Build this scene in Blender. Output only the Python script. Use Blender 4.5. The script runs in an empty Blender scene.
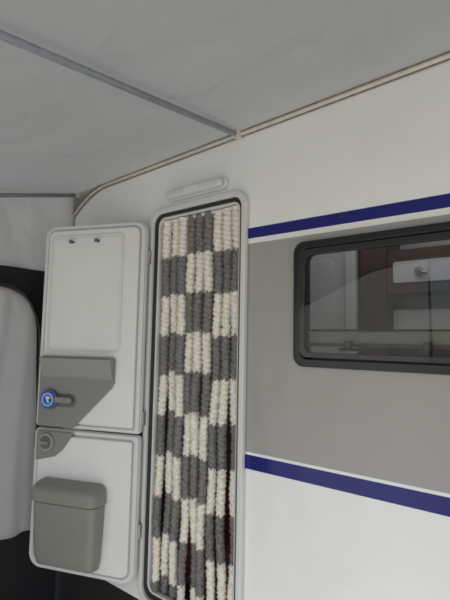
import bpy, math, random
from mathutils import Vector, noise, Matrix
random.seed(4)
scn=bpy.context.scene
col=scn.collection
# ------------------------------------------------------------------ materials
def nt(name):
    m=bpy.data.materials.new(name); m.use_nodes=True
    t=m.node_tree; b=t.nodes['Principled BSDF']; return m,t,b
def mat(name,c,rough=.5,bs=0,bst=.1,metal=0,var=0,vs=3,spec=.5,coat=0,trans=0,stretch=None,wr=0,tcol=None):
    m,t,b=nt(name)
    b.inputs['Base Color'].default_value=(*c,1); b.inputs['Roughness'].default_value=rough
    b.inputs['Metallic'].default_value=metal; b.inputs['Specular IOR Level'].default_value=spec
    b.inputs['Coat Weight'].default_value=coat
    tc=t.nodes.new('ShaderNodeTexCoord'); mp=t.nodes.new('ShaderNodeMapping')
    t.links.new(tc.outputs['Object'],mp.inputs['Vector'])
    if stretch: mp.inputs['Scale'].default_value=stretch
    if var:
        n=t.nodes.new('ShaderNodeTexNoise'); n.inputs['Scale'].default_value=vs; n.inputs['Detail'].default_value=3
        t.links.new(mp.outputs[0],n.inputs['Vector'])
        r=t.nodes.new('ShaderNodeValToRGB'); r.color_ramp.elements[0].position=.3; r.color_ramp.elements[1].position=.7
        r.color_ramp.elements[0].color=(*[x*(1-var) for x in c],1); r.color_ramp.elements[1].color=(*[min(1,x*(1+var*.5)) for x in c],1)
        t.links.new(n.outputs['Fac'],r.inputs[0]); t.links.new(r.outputs[0],b.inputs['Base Color'])
    if bs:
        n2=t.nodes.new('ShaderNodeTexNoise'); n2.inputs['Scale'].default_value=bs; n2.inputs['Detail'].default_value=1
        t.links.new(mp.outputs[0],n2.inputs['Vector'])
        bp=t.nodes.new('ShaderNodeBump'); bp.inputs['Strength'].default_value=bst; bp.inputs['Distance'].default_value=.01
        t.links.new(n2.outputs['Fac'],bp.inputs['Height']); t.links.new(bp.outputs[0],b.inputs['Normal'])
        if wr:
            n3=t.nodes.new('ShaderNodeTexNoise'); n3.inputs['Scale'].default_value=2.2; n3.inputs['Detail'].default_value=2; n3.inputs['Distortion'].default_value=1.2
            t.links.new(tc.outputs['Object'],n3.inputs['Vector'])
            b3=t.nodes.new('ShaderNodeBump'); b3.inputs['Strength'].default_value=wr; b3.inputs['Distance'].default_value=.06
            t.links.new(n3.outputs['Fac'],b3.inputs['Height']); t.links.new(b3.outputs[0],bp.inputs['Normal'])
    if trans:
        tr=t.nodes.new('ShaderNodeBsdfTranslucent'); tr.inputs[0].default_value=(*(tcol or c),1)
        mx=t.nodes.new('ShaderNodeMixShader'); mx.inputs[0].default_value=trans
        o=t.nodes['Material Output']
        t.links.new(b.outputs[0],mx.inputs[1]); t.links.new(tr.outputs[0],mx.inputs[2]); t.links.new(mx.outputs[0],o.inputs[0])
    return m
def wall_material():
    m,t,b=nt('caravan_skin')
    b.inputs['Roughness'].default_value=.25; b.inputs['Specular IOR Level'].default_value=.55
    tc=t.nodes.new('ShaderNodeTexCoord'); sp=t.nodes.new('ShaderNodeSeparateXYZ'); t.links.new(tc.outputs['Object'],sp.inputs[0])
    mr=t.nodes.new('ShaderNodeMapRange'); mr.inputs[1].default_value=0; mr.inputs[2].default_value=3
    t.links.new(sp.outputs['Z'],mr.inputs[0])
    r=t.nodes.new('ShaderNodeValToRGB'); r.color_ramp.interpolation='CONSTANT'
    W=(.90,.90,.885,1); B=(.005,.010,.17,1); G=(.385,.372,.352,1)
    st=[(.953,B),(1.008,W),(1.028,G),(1.924,W),(1.954,B),(1.994,W)]
    els=r.color_ramp.elements
    els[0].position=0; els[0].color=W; els[1].position=.953/3; els[1].color=B
    for z,c in st[1:]:
        e=els.new(z/3); e.color=c
    t.links.new(mr.outputs[0],r.inputs[0])
    n=t.nodes.new('ShaderNodeTexNoise'); n.inputs['Scale'].default_value=1.6; n.inputs['Detail'].default_value=5
    t.links.new(tc.outputs['Object'],n.inputs['Vector'])
    m2=t.nodes.new('ShaderNodeMapRange'); m2.inputs[1].default_value=.3; m2.inputs[2].default_value=.7; m2.inputs[3].default_value=.94; m2.inputs[4].default_value=1.0
    t.links.new(n.outputs['Fac'],m2.inputs[0])
    mx=t.nodes.new('ShaderNodeMix'); mx.data_type='RGBA'; mx.blend_type='MULTIPLY'; mx.inputs[0].default_value=1
    t.links.new(r.outputs[0],mx.inputs[6]); t.links.new(m2.outputs[0],mx.inputs[7]); t.links.new(mx.outputs[2],b.inputs['Base Color'])
    n1=t.nodes.new('ShaderNodeTexNoise'); n1.inputs['Scale'].default_value=180; n1.inputs['Detail'].default_value=1
    n2=t.nodes.new('ShaderNodeTexNoise'); n2.inputs['Scale'].default_value=5; n2.inputs['Detail'].default_value=1
    for q in (n1,n2): t.links.new(tc.outputs['Object'],q.inputs['Vector'])
    b1=t.nodes.new('ShaderNodeBump'); b1.inputs['Strength'].default_value=.12; b1.inputs['Distance'].default_value=.002
    b2=t.nodes.new('ShaderNodeBump'); b2.inputs['Strength'].default_value=.35; b2.inputs['Distance'].default_value=.02
    t.links.new(n1.outputs['Fac'],b1.inputs['Height']); t.links.new(n2.outputs['Fac'],b2.inputs['Height'])
    t.links.new(b2.outputs[0],b1.inputs['Normal']); t.links.new(b1.outputs[0],b.inputs['Normal'])
    return m
def glass_material():
    m,t,b=nt('window_glass'); t.nodes.remove(b)
    tr=t.nodes.new('ShaderNodeBsdfTransparent'); tr.inputs[0].default_value=(.76,.77,.76,1)
    g=t.nodes.new('ShaderNodeBsdfGlossy'); g.inputs['Roughness'].default_value=.02
    f=t.nodes.new('ShaderNodeFresnel'); f.inputs[0].default_value=1.42
    mx=t.nodes.new('ShaderNodeMixShader')
    t.links.new(f.outputs[0],mx.inputs[0]); t.links.new(tr.outputs[0],mx.inputs[1]); t.links.new(g.outputs[0],mx.inputs[2])
    t.links.new(mx.outputs[0],t.nodes['Material Output'].inputs[0]); return m
M=dict(
 skin=wall_material(), glass=glass_material(),
 frame=mat('frame_paint',(.70,.70,.685),.35),
 seal=mat('rubber_seal',(.02,.02,.02),.6),
 leaf=mat('leaf_plastic',(.70,.70,.685),.36,bs=120,bst=.03,var=.04),
 leafin=mat('leaf_inner',(.79,.79,.775),.40,bs=150,bst=.04,var=.05),
 grey=mat('grey_plastic',(.24,.24,.225),.45,bs=200,bst=.06,var=.05),
 grey2=mat('grey_plastic_light',(.30,.30,.285),.42,bs=200,bst=.06),
 grey3=mat('recess_plastic',(.13,.13,.12),.5),
 bin=mat('bin_plastic',(.25,.245,.22),.45,bs=160,bst=.06,var=.06),
 white=mat('white_plastic',(.75,.75,.75),.35),
 lens=mat('lamp_lens',(.66,.69,.70),.2,coat=.4),
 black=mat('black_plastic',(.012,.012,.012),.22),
 blackm=mat('black_fabric',(.012,.012,.014),.85,bs=90,bst=.2),
 tint=mat('tinted_border',(.018,.017,.016),.12,coat=.3),
 blue=mat('blue_cap',(.02,.13,.60),.3),
 steel=mat('galvanised_steel',(.38,.43,.47),.42,metal=.5,var=.12,vs=40),
 chrome=mat('hinge_metal',(.5,.5,.5),.3,metal=.8),
 roof=mat('awning_roof_fabric',(.29,.292,.285),.7,bs=120,bst=.04,var=.12,vs=1.5,trans=.20,wr=.8,tcol=(.38,.38,.365)),
 gable=mat('awning_gable_fabric',(.56,.55,.52),.8,bs=90,bst=.05,var=.06,vs=3,trans=.5,stretch=(1,1,.35),wr=.8,tcol=(.54,.50,.45)),
 front=mat('front_glow_fabric',(.78,.77,.74),.8,trans=.7),  # pale translucent cloth, made to glow in the sun as broad fill light
 rail=mat('rail_beige',(.66,.62,.55),.45,var=.12,vs=25),
 raild=mat('keder_brown',(.24,.20,.16),.7,var=.3,vs=40),
 cream=mat('cream_fluff',(.92,.88,.79),.95,spec=.1),
 dgrey=mat('grey_fluff',(.27,.26,.25),.95,spec=.1),
 wood=mat('brown_wood',(.10,.052,.030),.4,var=.3,vs=6,stretch=(1,1,.15)),
 intw=mat('interior_panel',(.74,.73,.70),.5,var=.05),
 blind=mat('blind_net',(.72,.72,.69),.8,trans=.45),
 diffuser=mat('diffuser_acrylic',(.9,.9,.88),.4,trans=.9),  # for the added diffuser over the roof opening
 loc=mat('locker_door',(.80,.79,.76),.25),
 dark=mat('interior_dark',(.05,.04,.035),.6),
 red=mat('red_cloth',(.14,.010,.016),.8),
 gnd=mat('gravel',(.42,.40,.35),.9,var=.25,vs=8,bs=60,bst=.6),
 mat=mat('bounce_mat',(.74,.72,.66),.8,var=.1,vs=20),  # kept pale so the added floor sheet bounces light
)
# ------------------------------------------------------------------ helpers
def empty(name,loc=(0,0,0),rz=0):
    e=bpy.data.objects.new(name,None); col.objects.link(e); e.location=loc; e.rotation_euler=(0,0,rz); return e
def mk(name,vs,fs,mt,parent=None,smooth=False,bevel=0,seg=3,loc=None):
    me=bpy.data.meshes.new(name); me.from_pydata([tuple(v) for v in vs],[],fs); me.update()
    for x in (mt if isinstance(mt,list) else [mt]): me.materials.append(x)
    import bmesh
    b=bmesh.new(); b.from_mesh(me); bmesh.ops.recalc_face_normals(b,faces=b.faces); b.to_mesh(me); b.free()
    o=bpy.data.objects.new(name,me); col.objects.link(o)
    if parent: o.parent=parent
    if loc: o.location=loc
    if smooth: me.polygons.foreach_set('use_smooth',[True]*len(me.polygons))
    if bevel:
        md=o.modifiers.new('b','BEVEL'); md.width=bevel; md.segments=seg; md.limit_method='ANGLE'; md.angle_limit=math.radians(40)
        me.polygons.foreach_set('use_smooth',[True]*len(me.polygons))
        w=o.modifiers.new('w','WEIGHTED_NORMAL'); w.keep_sharp=False
    return o
def box(name,x0,x1,y0,y1,z0,z1,mt,parent=None,bevel=0):
    v=[(x,y,z) for x in (x0,x1) for y in (y0,y1) for z in (z0,z1)]
    f=[(0,1,3,2),(4,6,7,5),(0,4,5,1),(2,3,7,6),(0,2,6,4),(1,5,7,3)]
    return mk(name,v,f,mt,parent,bevel=bevel)
def rr(x0,x1,z0,z1,r,n=8):
    pts=[]
    rs=r if isinstance(r,(list,tuple)) else [r]*4
    for (cx,cz,a0,q) in ((x1,z1,0,rs[0]),(x0,z1,90,rs[1]),(x0,z0,180,rs[2]),(x1,z0,270,rs[3])):
        sx=-1 if cx==x1 else 1; sz=-1 if cz==z1 else 1
        for i in range(n+1):
            a=math.radians(a0+90*i/n)
            pts.append((cx+sx*q+q*math.cos(a),cz+sz*q+q*math.sin(a)))
    return pts
def ring(name,po,pi,yf,yb,mt,parent=None,bevel=.003):
    n=len(po); v=[(x,yf,z) for x,z in po]+[(x,yf,z) for x,z in pi]+[(x,yb,z) for x,z in po]+[(x,yb,z) for x,z in pi]
    f=[]
    for i in range(n):
        j=(i+1)%n
        f+=[(i,j,n+j,n+i),(2*n+i,3*n+i,3*n+j,2*n+j),(i,2*n+i,2*n+j,j),(n+i,n+j,3*n+j,3*n+i)]
    return mk(name,v,f,mt,parent,bevel=bevel)
def plate(name,p,yf,yb,mt,parent=None,bevel=.003,pb=None):
    n=len(p); pb=pb or p
    v=[(x,yf,z) for x,z in p]+[(x,yb,z) for x,z in pb]
    f=[tuple(range(n)),tuple(range(2*n-1,n-1,-1))]+[(i,(i+1)%n,n+(i+1)%n,n+i) for i in range(n)]
    return mk(name,v,f,mt,parent,bevel=bevel)
def tube(name,pts,r,mt,parent=None,seg=16,cap=True):
    pts=[Vector(p) for p in pts]; v=[];f=[]
    up=Vector((0,0,1))
    for i,p in enumerate(pts):
        d=(pts[min(i+1,len(pts)-1)]-pts[max(i-1,0)]).normalized()
        a=d.cross(up if abs(d.z)<.9 else Vector((0,1,0))).normalized(); b=d.cross(a)
        for k in range(seg):
            t=2*math.pi*k/seg; v.append(p+a*r*math.cos(t)+b*r*math.sin(t))
    for i in range(len(pts)-1):
        for k in range(seg):
            f.append((i*seg+k,i*seg+(k+1)%seg,(i+1)*seg+(k+1)%seg,(i+1)*seg+k))
    if cap: f+=[tuple(range(seg)),tuple(range((len(pts)-1)*seg,len(pts)*seg))]
    return mk(name,v,f,mt,parent,smooth=True)
def disc(name,x,z,r,yf,yb,mt,parent=None,bevel=.004,n=40):
    p=[(x+r*math.cos(2*math.pi*i/n),z+r*math.sin(2*math.pi*i/n)) for i in range(n)]
    return plate(name,p,yf,yb,mt,parent,bevel)
# ------------------------------------------------------------------ caravan
car=empty('caravan')
DX0,DX1,DZ0,DZ1=-1.77,-1.195,.245,2.155      # door hole
WX0,WX1,WZ0,WZ1=-.905,.085,1.425,1.893          # window hole
xs=[-2.75,DX0,DX1,WX0,WX1,2.6]; zs=[.20,DZ0,WZ0,WZ1,DZ1,2.62]
for nm,y,mt in (('outer_wall',0,M['skin']),('inner_wall',.035,M['intw'])):
    v=[];f=[]
    for i in range(5):
        for j in range(5):
            if i==1 and 1<=j<=3: continue
            if i==3 and j==2: continue
            k=len(v); v+=[(xs[i],y,zs[j]),(xs[i+1],y,zs[j]),(xs[i+1],y,zs[j+1]),(xs[i],y,zs[j+1])]; f.append((k,k+1,k+2,k+3))
    mk(nm,v,f,mt,car)
box('floor',-2.72,2.57,.04,2.1,.20,.24,M['wood'],car)
box('rear_side_wall',-2.75,2.6,2.1,2.14,.2,2.62,M['intw'],car)
box('end_wall_a',-2.79,-2.75,0,2.14,.2,2.66,M['skin'],car)
box('end_wall_b',2.6,2.64,0,2.14,.2,2.66,M['skin'],car)
box('roof_a',-2.75,-1.7,0,2.14,2.62,2.66,M['intw'],car); box('roof_b',0,2.6,0,2.14,2.62,2.66,M['intw'],car)
box('roof_c',-1.7,0,0,.45,2.62,2.66,M['intw'],car); box('roof_d',-1.7,0,1.65,2.14,2.62,2.66,M['intw'],car)  # opening between roof panels added to let daylight in
mk('added_light_diffuser',[(-1.72,.43,2.665),(.02,.43,2.665),(.02,1.67,2.665),(-1.72,1.67,2.665),(-1.6,.55,2.74),(-.1,.55,2.74),(-.1,1.55,2.74),(-1.6,1.55,2.74)],[(4,5,6,7),(0,1,5,4),(1,2,6,5),(2,3,7,6),(3,0,4,7)],M['diffuser'],car)  # unseen diffuser, added to soften the sun and light the interior
box('skirt',-2.74,2.6,.02,.06,-.19,.198,M['blackm'],car)
box('jamb_l',DX0-.02,DX0+.004,.002,.09,DZ0,DZ1,M['frame'],car); box('jamb_r',DX1-.004,DX1+.02,.002,.09,DZ0,DZ1,M['frame'],car)
box('jamb_t',DX0,DX1,.002,.09,DZ1-.006,DZ1+.02,M['frame'],car); box('jamb_b',DX0,DX1,.002,.09,DZ0-.02,DZ0+.006,M['frame'],car)
box('wardrobe',-2.74,-1.80,.5,1.1,.24,2.55,M['wood'],car)
box('shade_partition_l',-1.86,-1.80,.04,.5,.24,2.55,M['dark'],car)  # added dark partition, keeps the gaps between strands dark
box('shade_partition_r',-1.15,-1.12,.04,.42,.24,2.1,M['dark'],car)  # added as well, screens the doorway from the lit interior
box('locker_post',-1.36,-1.17,1.75,2.095,1.0,2.6,M['wood'],car)
box('locker_body',-1.168,1.0,1.78,2.095,1.88,2.2,M['wood'],car)
for i in range(3): plate('locker_door_%d'%i,rr(-1.12+i*.62,-.57+i*.62,1.95,2.11,.02),1.765,1.779,M['loc'],car)
disc('reading_lamp',-.93,2.03,.030,1.735,1.764,M['chrome'],car)
tube('reading_lamp_arm',[(-.93,1.74,2.03),(-.87,1.70,2.00)],.012,M['chrome'],car)
box('washroom_wall',-2.3,-1.46,1.70,1.72,.24,2.6,M['intw'],car)
box('washroom_frame',-1.455,-1.37,1.66,1.72,.24,2.6,M['loc'],car,bevel=.01)
plate('washroom_door',rr(-2.12,-1.56,.4,2.16,.04),1.690,1.699,M['loc'],car,.003)
box('shelf_panel',-1.165,1.0,1.9,2.095,1.52,1.76,M['loc'],car)
box('splashback',-1.165,1.0,2.0,2.095,1.2,1.50,M['wood'],car)
box('worktop',-1.165,1.2,1.6,2.09,1.15,1.2,M['dark'],car)
# door frame
F=empty('door_frame'); F.parent=car
ring('outer_frame',rr(-1.803,-1.165,.212,2.187,.075),rr(-1.774,-1.192,.242,2.158,.055),-.028,-.001,M['frame'],F,.006)
ring('seal',rr(-1.774,-1.192,.242,2.158,.055),rr(-1.756,-1.209,.260,2.142,.045),-.012,.012,M['seal'],F,.004)
ring('inner_lip',rr(-1.756,-1.209,.260,2.142,.045),rr(-1.744,-1.220,.272,2.130,.04),-.004,.02,M['frame'],F,.003)
for z in (1.93,1.10,.55):
    box('hinge_plate',-1.80,-1.775,-.05,-.027,z-.035,z+.035,M['chrome'],F,.004)
    tube('hinge_pin',[(-1.79,-.052,z-.05),(-1.79,-.052,z+.05)],.008,M['chrome'],F)
# window
win=empty('caravan_window')
ring('outer_rubber',rr(-.925,.115,1.405,1.905,.045),rr(-.893,.083,1.438,1.873,.03),-.022,-.001,M['black'],win,.006)
ring('tinted_border',rr(-.889,.079,1.442,1.869,.03),rr(-.868,.058,1.462,1.845,.03),-.034,-.026,M['tint'],win,.002)
plate('pane',rr(-.868,.058,1.462,1.845,.03),-.033,-.030,M['glass'],win,0)
ring('inner_frame',rr(-.925,.105,1.41,1.91,.02),rr(-.885,.06,1.455,1.858,.03),.03,.05,M['black'],win,.004)
box('blind_slat_top',-.88,.055,.028,.036,1.545,1.553,M['black'],win)
box('blind_fabric',-.88,.055,.030,.033,1.500,1.544,M['blind'],win)
box('blind_foot',-.88,.055,.022,.036,1.486,1.499,M['grey3'],win)
for x in (-.70,-.42,-.12):
    box('latch',x-.035,x+.035,-.012,.015,1.472,1.482,M['black'],win,.004); box('latch_knob',x-.012,x+.012,-.014,.015,1.480,1.510,M['grey3'],win,.004)
# lamp over door
lamp=empty('door_lamp')
plate('lamp_base',rr(-1.685,-1.285,2.212,2.268,.027),-.018,0,M['white'],lamp,.006)
plate('lamp_cover',rr(-1.672,-1.30,2.218,2.262,.021),-.052,-.017,M['lens'],lamp,.014)
plate('lamp_switch',rr(-1.53,-1.43,2.228,2.252,.01),-.058,-.051,M['white'],lamp,.003)
# ------------------------------------------------------------------ door leaf
dl=empty('caravan_door',(-1.75,-.05,0),math.radians(201.8))
def leafpart(tag,z0,z1,rt,rb):
    rs=[rt,rt,rb,rb]
    plate('shell_'+tag,rr(.03,.657,z0,z1,rs),0,-.028,M['leaf'],dl,.008)
    ring('rim_'+tag,rr(.034,.653,z0+.004,z1-.004,rs),rr(.058,.632,z0+.022,z1-.022,[max(.012,q-.02) for q in rs]),.010,-.001,M['leaf'],dl,.004)
    plate('liner_'+tag,rr(.066,.624,z0+.03,z1-.03,[max(.01,q-.025) for q in rs]),.020,-.001,M['leafin'],dl,.008)
leafpart('upper',1.022,2.12,.06,.02)
leafpart('lower',.30,1.016,.02,.07)
ring('panel_border',rr(.15,.60,1.43,2.06,.03),rr(.158,.592,1.438,2.052,.025),.0245,.018,M['leaf'],dl,.0015)
plate('panel',rr(.168,.582,1.448,2.042,.02),.0245,.018,M['leafin'],dl,.0015)
for u in (.463,.305):
    tube('hook',[(u,.02,2.02),(u,.045,2.02)],.006,M['seal'],dl); disc('hook_head',u,2.02,.011,.05,.043,M['grey3'],dl,.002)
T=.628
plate('tray_plate',[(T,1.03),(.415,1.03),(.39,1.045),(.185,1.25),(.172,1.275),(.172,1.395),(T,1.395)],.032,.019,M['grey'],dl,.008)
def pocket(u0,u1,z0,z1,d0,d1,mt):
    v=[(u0,.03,z0),(u1,.03,z0),(u1,.03+d0,z0+.015),(u0,.03+d0,z0+.015),(u0,.03+d1,z1),(u1,.03+d1,z1),(u1,.03,z1+.012),(u0,.03,z1+.012),
       (u0+.012,.045,z1+.006),(u1-.012,.045,z1+.006),(u0+.012,.03+d1-.010,z1-.003),(u1-.012,.03+d1-.010,z1-.003),
       (u0+.012,.045,z1-.07),(u1-.012,.045,z1-.07),(u0+.012,.03+d1-.02,z1-.07),(u1-.012,.03+d1-.02,z1-.07)]
    f=[(0,1,2,3),(3,2,5,4),(0,3,4,7),(1,6,5,2),(0,7,6,1),(4,5,11,10),(5,6,9,11),(6,7,8,9),(7,4,10,8),(10,11,15,14),(11,9,13,15),(9,8,12,13),(8,10,14,12),(12,14,15,13)]
    return mk('tray_pocket',v,f,mt,dl,bevel=.006)
pocket(.178,.605,1.285,1.395,.018,.048,M['grey2'])
plate('handle_recess',rr(.39,.53,1.137,1.207,.033),.0345,.03,M['grey3'],dl,.002)
plate('handle_lever',rr(.405,.56,1.160,1.192,.015),.060,.043,M['grey'],dl,.007)
UX=.548
disc('lock_bezel',UX,1.175,.052,.053,.03,M['grey3'],dl)
disc('lock_cap',UX,1.175,.046,.060,.05,M['blue'],dl)
po=[(UX+.034*math.cos(a*math.pi/16),1.175+.034*math.sin(a*math.pi/16)) for a in range(32)]
pi_=[(UX+.029*math.cos(a*math.pi/16),1.175+.029*math.sin(a*math.pi/16)) for a in range(32)]
ring('lock_ring',po,pi_,.0620,.0595,M['white'],dl,0)
plate('lock_mark_a',[(UX+.013,1.190),(UX+.005,1.195),(UX-.012,1.161),(UX-.004,1.156)],.0622,.0595,M['white'],dl,0)
plate('lock_mark_b',rr(UX-.014,UX,1.178,1.192,.005),.0626,.0595,M['white'],dl,0)
plate('latch_plate',[(T,1.008),(.40,1.008),(.415,.985),(.465,.915),(.51,.88),(T,.85)],.032,.019,M['grey'],dl,.008)
KX=.560
disc('knob_bezel',KX,.950,.048,.044,.03,M['grey2'],dl)
disc('knob_core',KX,.950,.034,.048,.04,M['grey3'],dl)
plate('knob_grip',rr(KX-.025,KX+.025,.941,.960,.008),.060,.043,M['grey'],dl,.004)
# ------------------------------------------------------------------ bin
bn=empty('waste_bin',(-1.75,-.05,0.02),math.radians(201.8))
def loft(name,secs,mt,parent,bevel=.004):
    v=[];f=[];n=0
    for z,u0,u1,d,r in secs:
        p=[(u0,.021)]
        for i in range(9):
            a=math.pi-i*math.pi/16; p.append((u0+r+r*math.cos(a),.021+d-r+r*math.sin(a)))
        for i in range(9):
            a=math.pi/2-i*math.pi/16; p.append((u1-r+r*math.cos(a),.021+d-r+r*math.sin(a)))
        p.append((u1,.021)); n=len(p)
        v+=[(x,y,z) for x,y in p]
    for k in range(len(secs)-1):
        for i in range(n):
            j=(i+1)%n; f.append((k*n+i,k*n+j,(k+1)*n+j,(k+1)*n+i))
    f+=[tuple(range(n)),tuple(range((len(secs)-1)*n,len(secs)*n))]
    return mk(name,v,f,mt,parent,bevel=bevel)
loft('bin_body',[(.330,.235,.555,.040,.035),(.340,.222,.568,.058,.045),(.38,.212,.574,.075,.045),(.50,.205,.577,.085,.045),(.652,.200,.580,.092,.045)],M['bin'],bn)
loft('bin_lid',[(.657,.192,.588,.102,.05),(.70,.192,.588,.104,.05),(.725,.196,.584,.096,.05),(.742,.208,.572,.072,.04),(.750,.225,.555,.035,.015)],M['bin'],bn)
# ------------------------------------------------------------------ fly curtain (fluffy strands)
def curtain():
    v=[];f=[];mi=[]
    n=9; x0,x1=-1.712,-1.250; R=.0285; ztop=2.125; zbot=.275; seg=12; dz=.005
    row=.198
    nr=int((ztop-zbot)/dz)
    for s in range(n):
        ph=random.random()*9; sw=random.uniform(.004,.013); cx=x0+(x1-x0)*s/(n-1); pr=random.uniform(.022,.027); zo=random.uniform(-.024,.024); yo=random.uniform(-.008,.008); th=random.uniform(.88,1.05)
        def centre(z):
            t=(ztop-z)/(ztop-zbot)
            return cx+sw*math.sin(z*3.1+ph)*t*1.6+.004*math.sin(z*14+ph), .03+yo+.010*math.sin(z*2.3+ph*2)*t
        def rad(z,a):
            w=math.sin(math.pi*(z/pr)+a*.5+ph)
            nn=noise.noise(Vector((math.cos(a)*1.6+s*7,math.sin(a)*1.6,z*45)))
            t=(ztop-z)/(ztop-zbot)
            return R*th*(.74+.19*abs(w)+.24*nn)*(1-.22*t)
        def dark(z):
            r=int((ztop-z+zo*min(1,(ztop-z)))/row); c=s//3
            return (r+c)%2
        b=len(v)
        for i in range(nr+1):
            z=ztop-i*dz; c=centre(z)
            for k in range(seg):
                a=2*math.pi*k/seg; r=rad(z,a); v.append((c[0]+r*math.cos(a),c[1]+r*math.sin(a),z))
        for i in range(nr):
            for k in range(seg):
                m=dark(ztop-(i+.5)*dz+.006*math.sin(k*2.1+s*3+i))
                f.append((b+i*seg+k,b+i*seg+(k+1)%seg,b+(i+1)*seg+(k+1)%seg,b+(i+1)*seg+k)); mi.append(m)
        for q in range(8500):
            z=random.uniform(zbot,ztop); a=random.uniform(math.pi*.95,math.pi*2.05); c=centre(z); r=rad(z,a)
            d=Vector((math.cos(a),math.sin(a),random.uniform(-.9,.5))); tn=Vector((-math.sin(a),math.cos(a),random.uniform(-1,1))).normalized()
            p=Vector((c[0]+r*.93*math.cos(a),c[1]+r*.93*math.sin(a),z)); L=random.uniform(.004,.009); w=random.uniform(.0009,.002)
            k=len(v); v+=[p-tn*w,p+tn*w,p+d*L+tn*random.uniform(-.004,.004)]; f.append((k,k+1,k+2)); mi.append(dark(z+random.uniform(-.006,.006)))
    me=bpy.data.meshes.new('strands'); me.from_pydata([tuple(p) for p in v],[],f); me.materials.append(M['cream']); me.materials.append(M['dgrey'])
    me.polygons.foreach_set('material_index',mi); me.polygons.foreach_set('use_smooth',[True]*len(f)); me.update()
    o=bpy.data.objects.new('strands',me); col.objects.link(o); return o
fc=empty('fly_curtain'); st=curtain(); st.parent=fc
box('hanging_rail',-1.74,-1.224,.015,.045,2.112,2.128,M['white'],fc,.003)
rb=loft('red_coat',[(.30,-1.70,-1.50,.07,.03),(.55,-1.69,-1.51,.08,.035),(.95,-1.67,-1.53,.08,.035),(1.10,-1.63,-1.57,.05,.02)],M['red'],None,.01); rb.location=(.02,.15,0)
# ------------------------------------------------------------------ awning
DEP=2.4
aw=empty('awning')
def slope(x):
    t=min(1,max(0,(-1.22-x)/1.28)); return .114+(.27-.114)*t*t*(3-2*t)
def railz(x):
    if x>-2.2: return 2.465+.030*(x+1.2)
    t=(-2.2-x)/.36; return 2.435-.140*t*t
def rbase(x): return (2.465+.030*(x+1.2))
def roofz(x,y): return rbase(x)+y*slope(x)
def sheet(name,fn,nu,nv,mt,parent):
    v=[];f=[]
    for i in range(nu+1):
        for j in range(nv+1): v.append(fn(i/nu,j/nv))
    for i in range(nu):
        for j in range(nv):
            a=i*(nv+1)+j; f.append((a,a+1,a+nv+2,a+nv+1))
    return mk(name,v,f,mt,parent,smooth=True)
def rxy(x,w):
    y=-.012-DEP*w
    n=noise.noise(Vector((x*1.3,y*1.6,3)))*.016+noise.noise(Vector((x*5,y*1.5,9)))*.007
    rid=noise.noise(Vector((x*9+y*3,y*1.0,4)))*.014*math.exp(-abs(w)*6)*min(1,w*20)
    return (x,y,roofz(x,y)+.018*min(1,w*12)+abs(n)*min(1,w*8)+rid+.03*abs(math.sin(math.pi*(x+1.22)/2.52))*min(1,w*3))
sheet('roof_fabric',lambda u,w:rxy(-2.60+5.2*u,w),260,130,M['roof'],aw)
def pole(name,x): tube(name,[(x,-.03,rbase(x)-.020),(x,.05-DEP,rbase(x)-.020-(DEP-.08)*slope(x))],.0125,M['steel'],aw)
pole('rafter_pole',-1.22); pole('gable_pole',-2.50); pole('rafter_pole_b',1.3)
box('pole_bracket',-1.237,-1.203,-.045,-.012,2.430,2.462,M['rail'],aw,.006)
box('pole_bracket_b',-2.515,-2.485,-.045,-.012,2.39,2.42,M['rail'],aw,.006)
tube('front_edge_pole',[(x,.04-DEP,rbase(x)-(DEP-.02)*slope(x)) for x in (-2.5,-2.1,-1.8,-1.5,-1.22,1.3,2.55)],.0125,M['steel'],aw)
for x in (-1.0,2.5): tube('front_leg_pole',[(x,.04-DEP,-.19),(x,.04-DEP,rbase(x)-(DEP-.02)*slope(x))],.0125,M['steel'],aw)
xsr=[2.55,1.5,.5,0,-.5,-1,-1.5,-2.0]+[-2.2-.36*i/12 for i in range(13)]
rp=[(x,-.014,railz(x)) for x in xsr]+[(-2.58,-.014,2.20),(-2.59,-.014,1.9),(-2.60,-.014,.5)]
tube('keder_tube',rp,.0060,M['raild'],aw,10)
tube('rail_lip',[(x,y+.004,z-.013) for x,y,z in rp[:-3]]+[(x+.013,y+.004,z) for x,y,z in rp[-3:]],.009,M['rail'],aw,10)
tube('rail_line',[(x,y+.010,z-.0235) for x,y,z in rp[:-3]]+[(x+.024,y+.010,z) for x,y,z in rp[-3:]],.0025,M['raild'],aw,8)
fx=[-2.16-.44*i/16 for i in range(17)]
mk('corner_flap',[(x,-.0155,railz(max(x,-2.56))-.002) for x in fx]+[(x,-.0155,rbase(x)+.004) for x in fx],[(i,i+1,i+18,i+17) for i in range(16)],M['roof'],aw)
# gable
def gb(u,w):
    y=-.012-DEP*u; zt=rxy(-2.56,u)[2]+.004; z=1.90+(zt-1.90)*w
    x=-2.555+.022*noise.noise(Vector((y*7,z*2.5,1)))*(1-w*w)+.014*math.sin(y*22+z*9)*(1-w)
    return (x,y,z)
sheet('gable_upper',gb,200,24,M['gable'],aw)
arch=[(-.188,.40),(-.200,.9),(-.213,1.455),(-.222,1.56),(-.249,1.631),(-.285,1.70),(-.335,1.752),(-.40,1.78),(-.47,1.79),(-1.2,1.79)]
bord=[(0,.40),(0,.9),(0,1.455),(0,1.56),(0,1.70),(0,1.905),(-.2,1.905),(-.33,1.905),(-.47,1.905),(-1.2,1.905)]
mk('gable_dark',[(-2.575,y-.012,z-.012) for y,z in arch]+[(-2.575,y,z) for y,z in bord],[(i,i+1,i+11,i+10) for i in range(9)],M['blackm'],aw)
mk('gable_base',[(-2.575,0,-.2),(-2.575,-DEP,-.2),(-2.575,-DEP,.40),(-2.575,0,.40)],[(0,1,2,3)],M['blackm'],aw)
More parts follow.
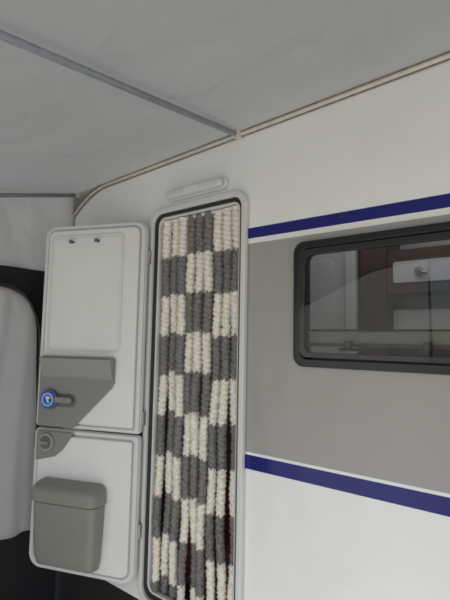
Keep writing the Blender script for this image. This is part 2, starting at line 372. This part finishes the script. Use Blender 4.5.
mk('gable_rear',[(-2.575,-1.21,.402),(-2.575,-DEP,.402),(-2.575,-DEP,1.78),(-2.575,-1.21,1.905)],[(0,1,2,3)],M['blackm'],aw)
def ax(z):
    for (y0,z0),(y1,z1) in zip(arch,arch[1:]):
        if z0<=z<=z1 and z1>z0: return y0+(y1-y0)*(z-z0)/(z1-z0)
    return -.47
def cl(u,w):
    z=.40+1.388*w; ye=ax(z); y=ye-(1.3+ye)*u
    return (-2.535+.014*math.sin(y*38+math.sin(z*2)*1.5)+.014*noise.noise(Vector((y*10,z*1.6,5))),y,z)
sheet('gable_curtain',cl,140,60,M['gable'],aw)
tube('arch_piping',[(-2.515,y,z) for y,z in arch],.010,M['black'],aw,8)
def fw(u,w):
    x=-2.58+1.55*u; zt=roofz(x,.01-DEP)+.03; z=-.19+(zt+.19)*w
    return (x,.01-DEP+.02*math.sin(x*17)*(1-w)*.6+.01*noise.noise(Vector((x*5,z*2,8))),z)
sheet('front_light_panel',fw,80,30,M['front'],aw)  # unseen, added to keep sky out of the window reflection and glow inward
# ------------------------------------------------------------------ ground
mk('ground',[(-200,-200,-.2),(200,-200,-.2),(200,200,-.2),(-200,200,-.2)],[(0,1,2,3)],M['gnd'])
mk('awning_bounce_mat',[(-2.55,.05-DEP,-.19),(2.5,.05-DEP,-.19),(2.5,.0,-.19),(-2.55,.0,-.19)],[(0,1,2,3)],M['mat'])  # unseen reflector sheet, added to bounce light up at the wall
# ------------------------------------------------------------------ light
w=bpy.data.worlds.new('World'); scn.world=w; w.use_nodes=True; t=w.node_tree
bg=t.nodes['Background']; sky=t.nodes.new('ShaderNodeTexSky'); sky.sky_type='NISHITA'; sky.sun_disc=False
el=math.radians(46); rot=math.radians(158)
sky.sun_elevation=el; sky.sun_rotation=rot; t.links.new(sky.outputs[0],bg.inputs[0]); bg.inputs[1].default_value=.15
sd=bpy.data.lights.new('sun','SUN'); sd.energy=5; sd.angle=math.radians(.5); sd.color=(1,.96,.90)
so=bpy.data.objects.new('sun',sd); col.objects.link(so)
dirv=Vector((math.sin(rot)*math.cos(el),math.cos(rot)*math.cos(el),math.sin(el)))
so.rotation_euler=dirv.to_track_quat('Z','Y').to_euler()
# ------------------------------------------------------------------ camera
cd=bpy.data.cameras.new('camera'); co=bpy.data.objects.new('camera',cd); col.objects.link(co)
cd.sensor_fit='VERTICAL'; cd.sensor_height=36; cd.lens=27; cd.clip_end=1000; cd.clip_start=.02
yaw=math.radians(39); p=math.radians(5.2); r=math.radians(1.1)
Fv=Vector((-math.sin(yaw)*math.cos(p),math.cos(yaw)*math.cos(p),math.sin(p)))
R=Vector((math.cos(yaw),math.sin(yaw),0)); U=R.cross(Fv)
R2=R*math.cos(r)+U*math.sin(r); U2=U*math.cos(r)-R*math.sin(r)
co.matrix_world=Matrix(((R2.x,U2.x,-Fv.x,0),(R2.y,U2.y,-Fv.y,-1.6),(R2.z,U2.z,-Fv.z,1.5),(0,0,0,1)))
scn.camera=co
scn.view_settings.view_transform='Standard'; scn.view_settings.look='None'; scn.view_settings.exposure=0
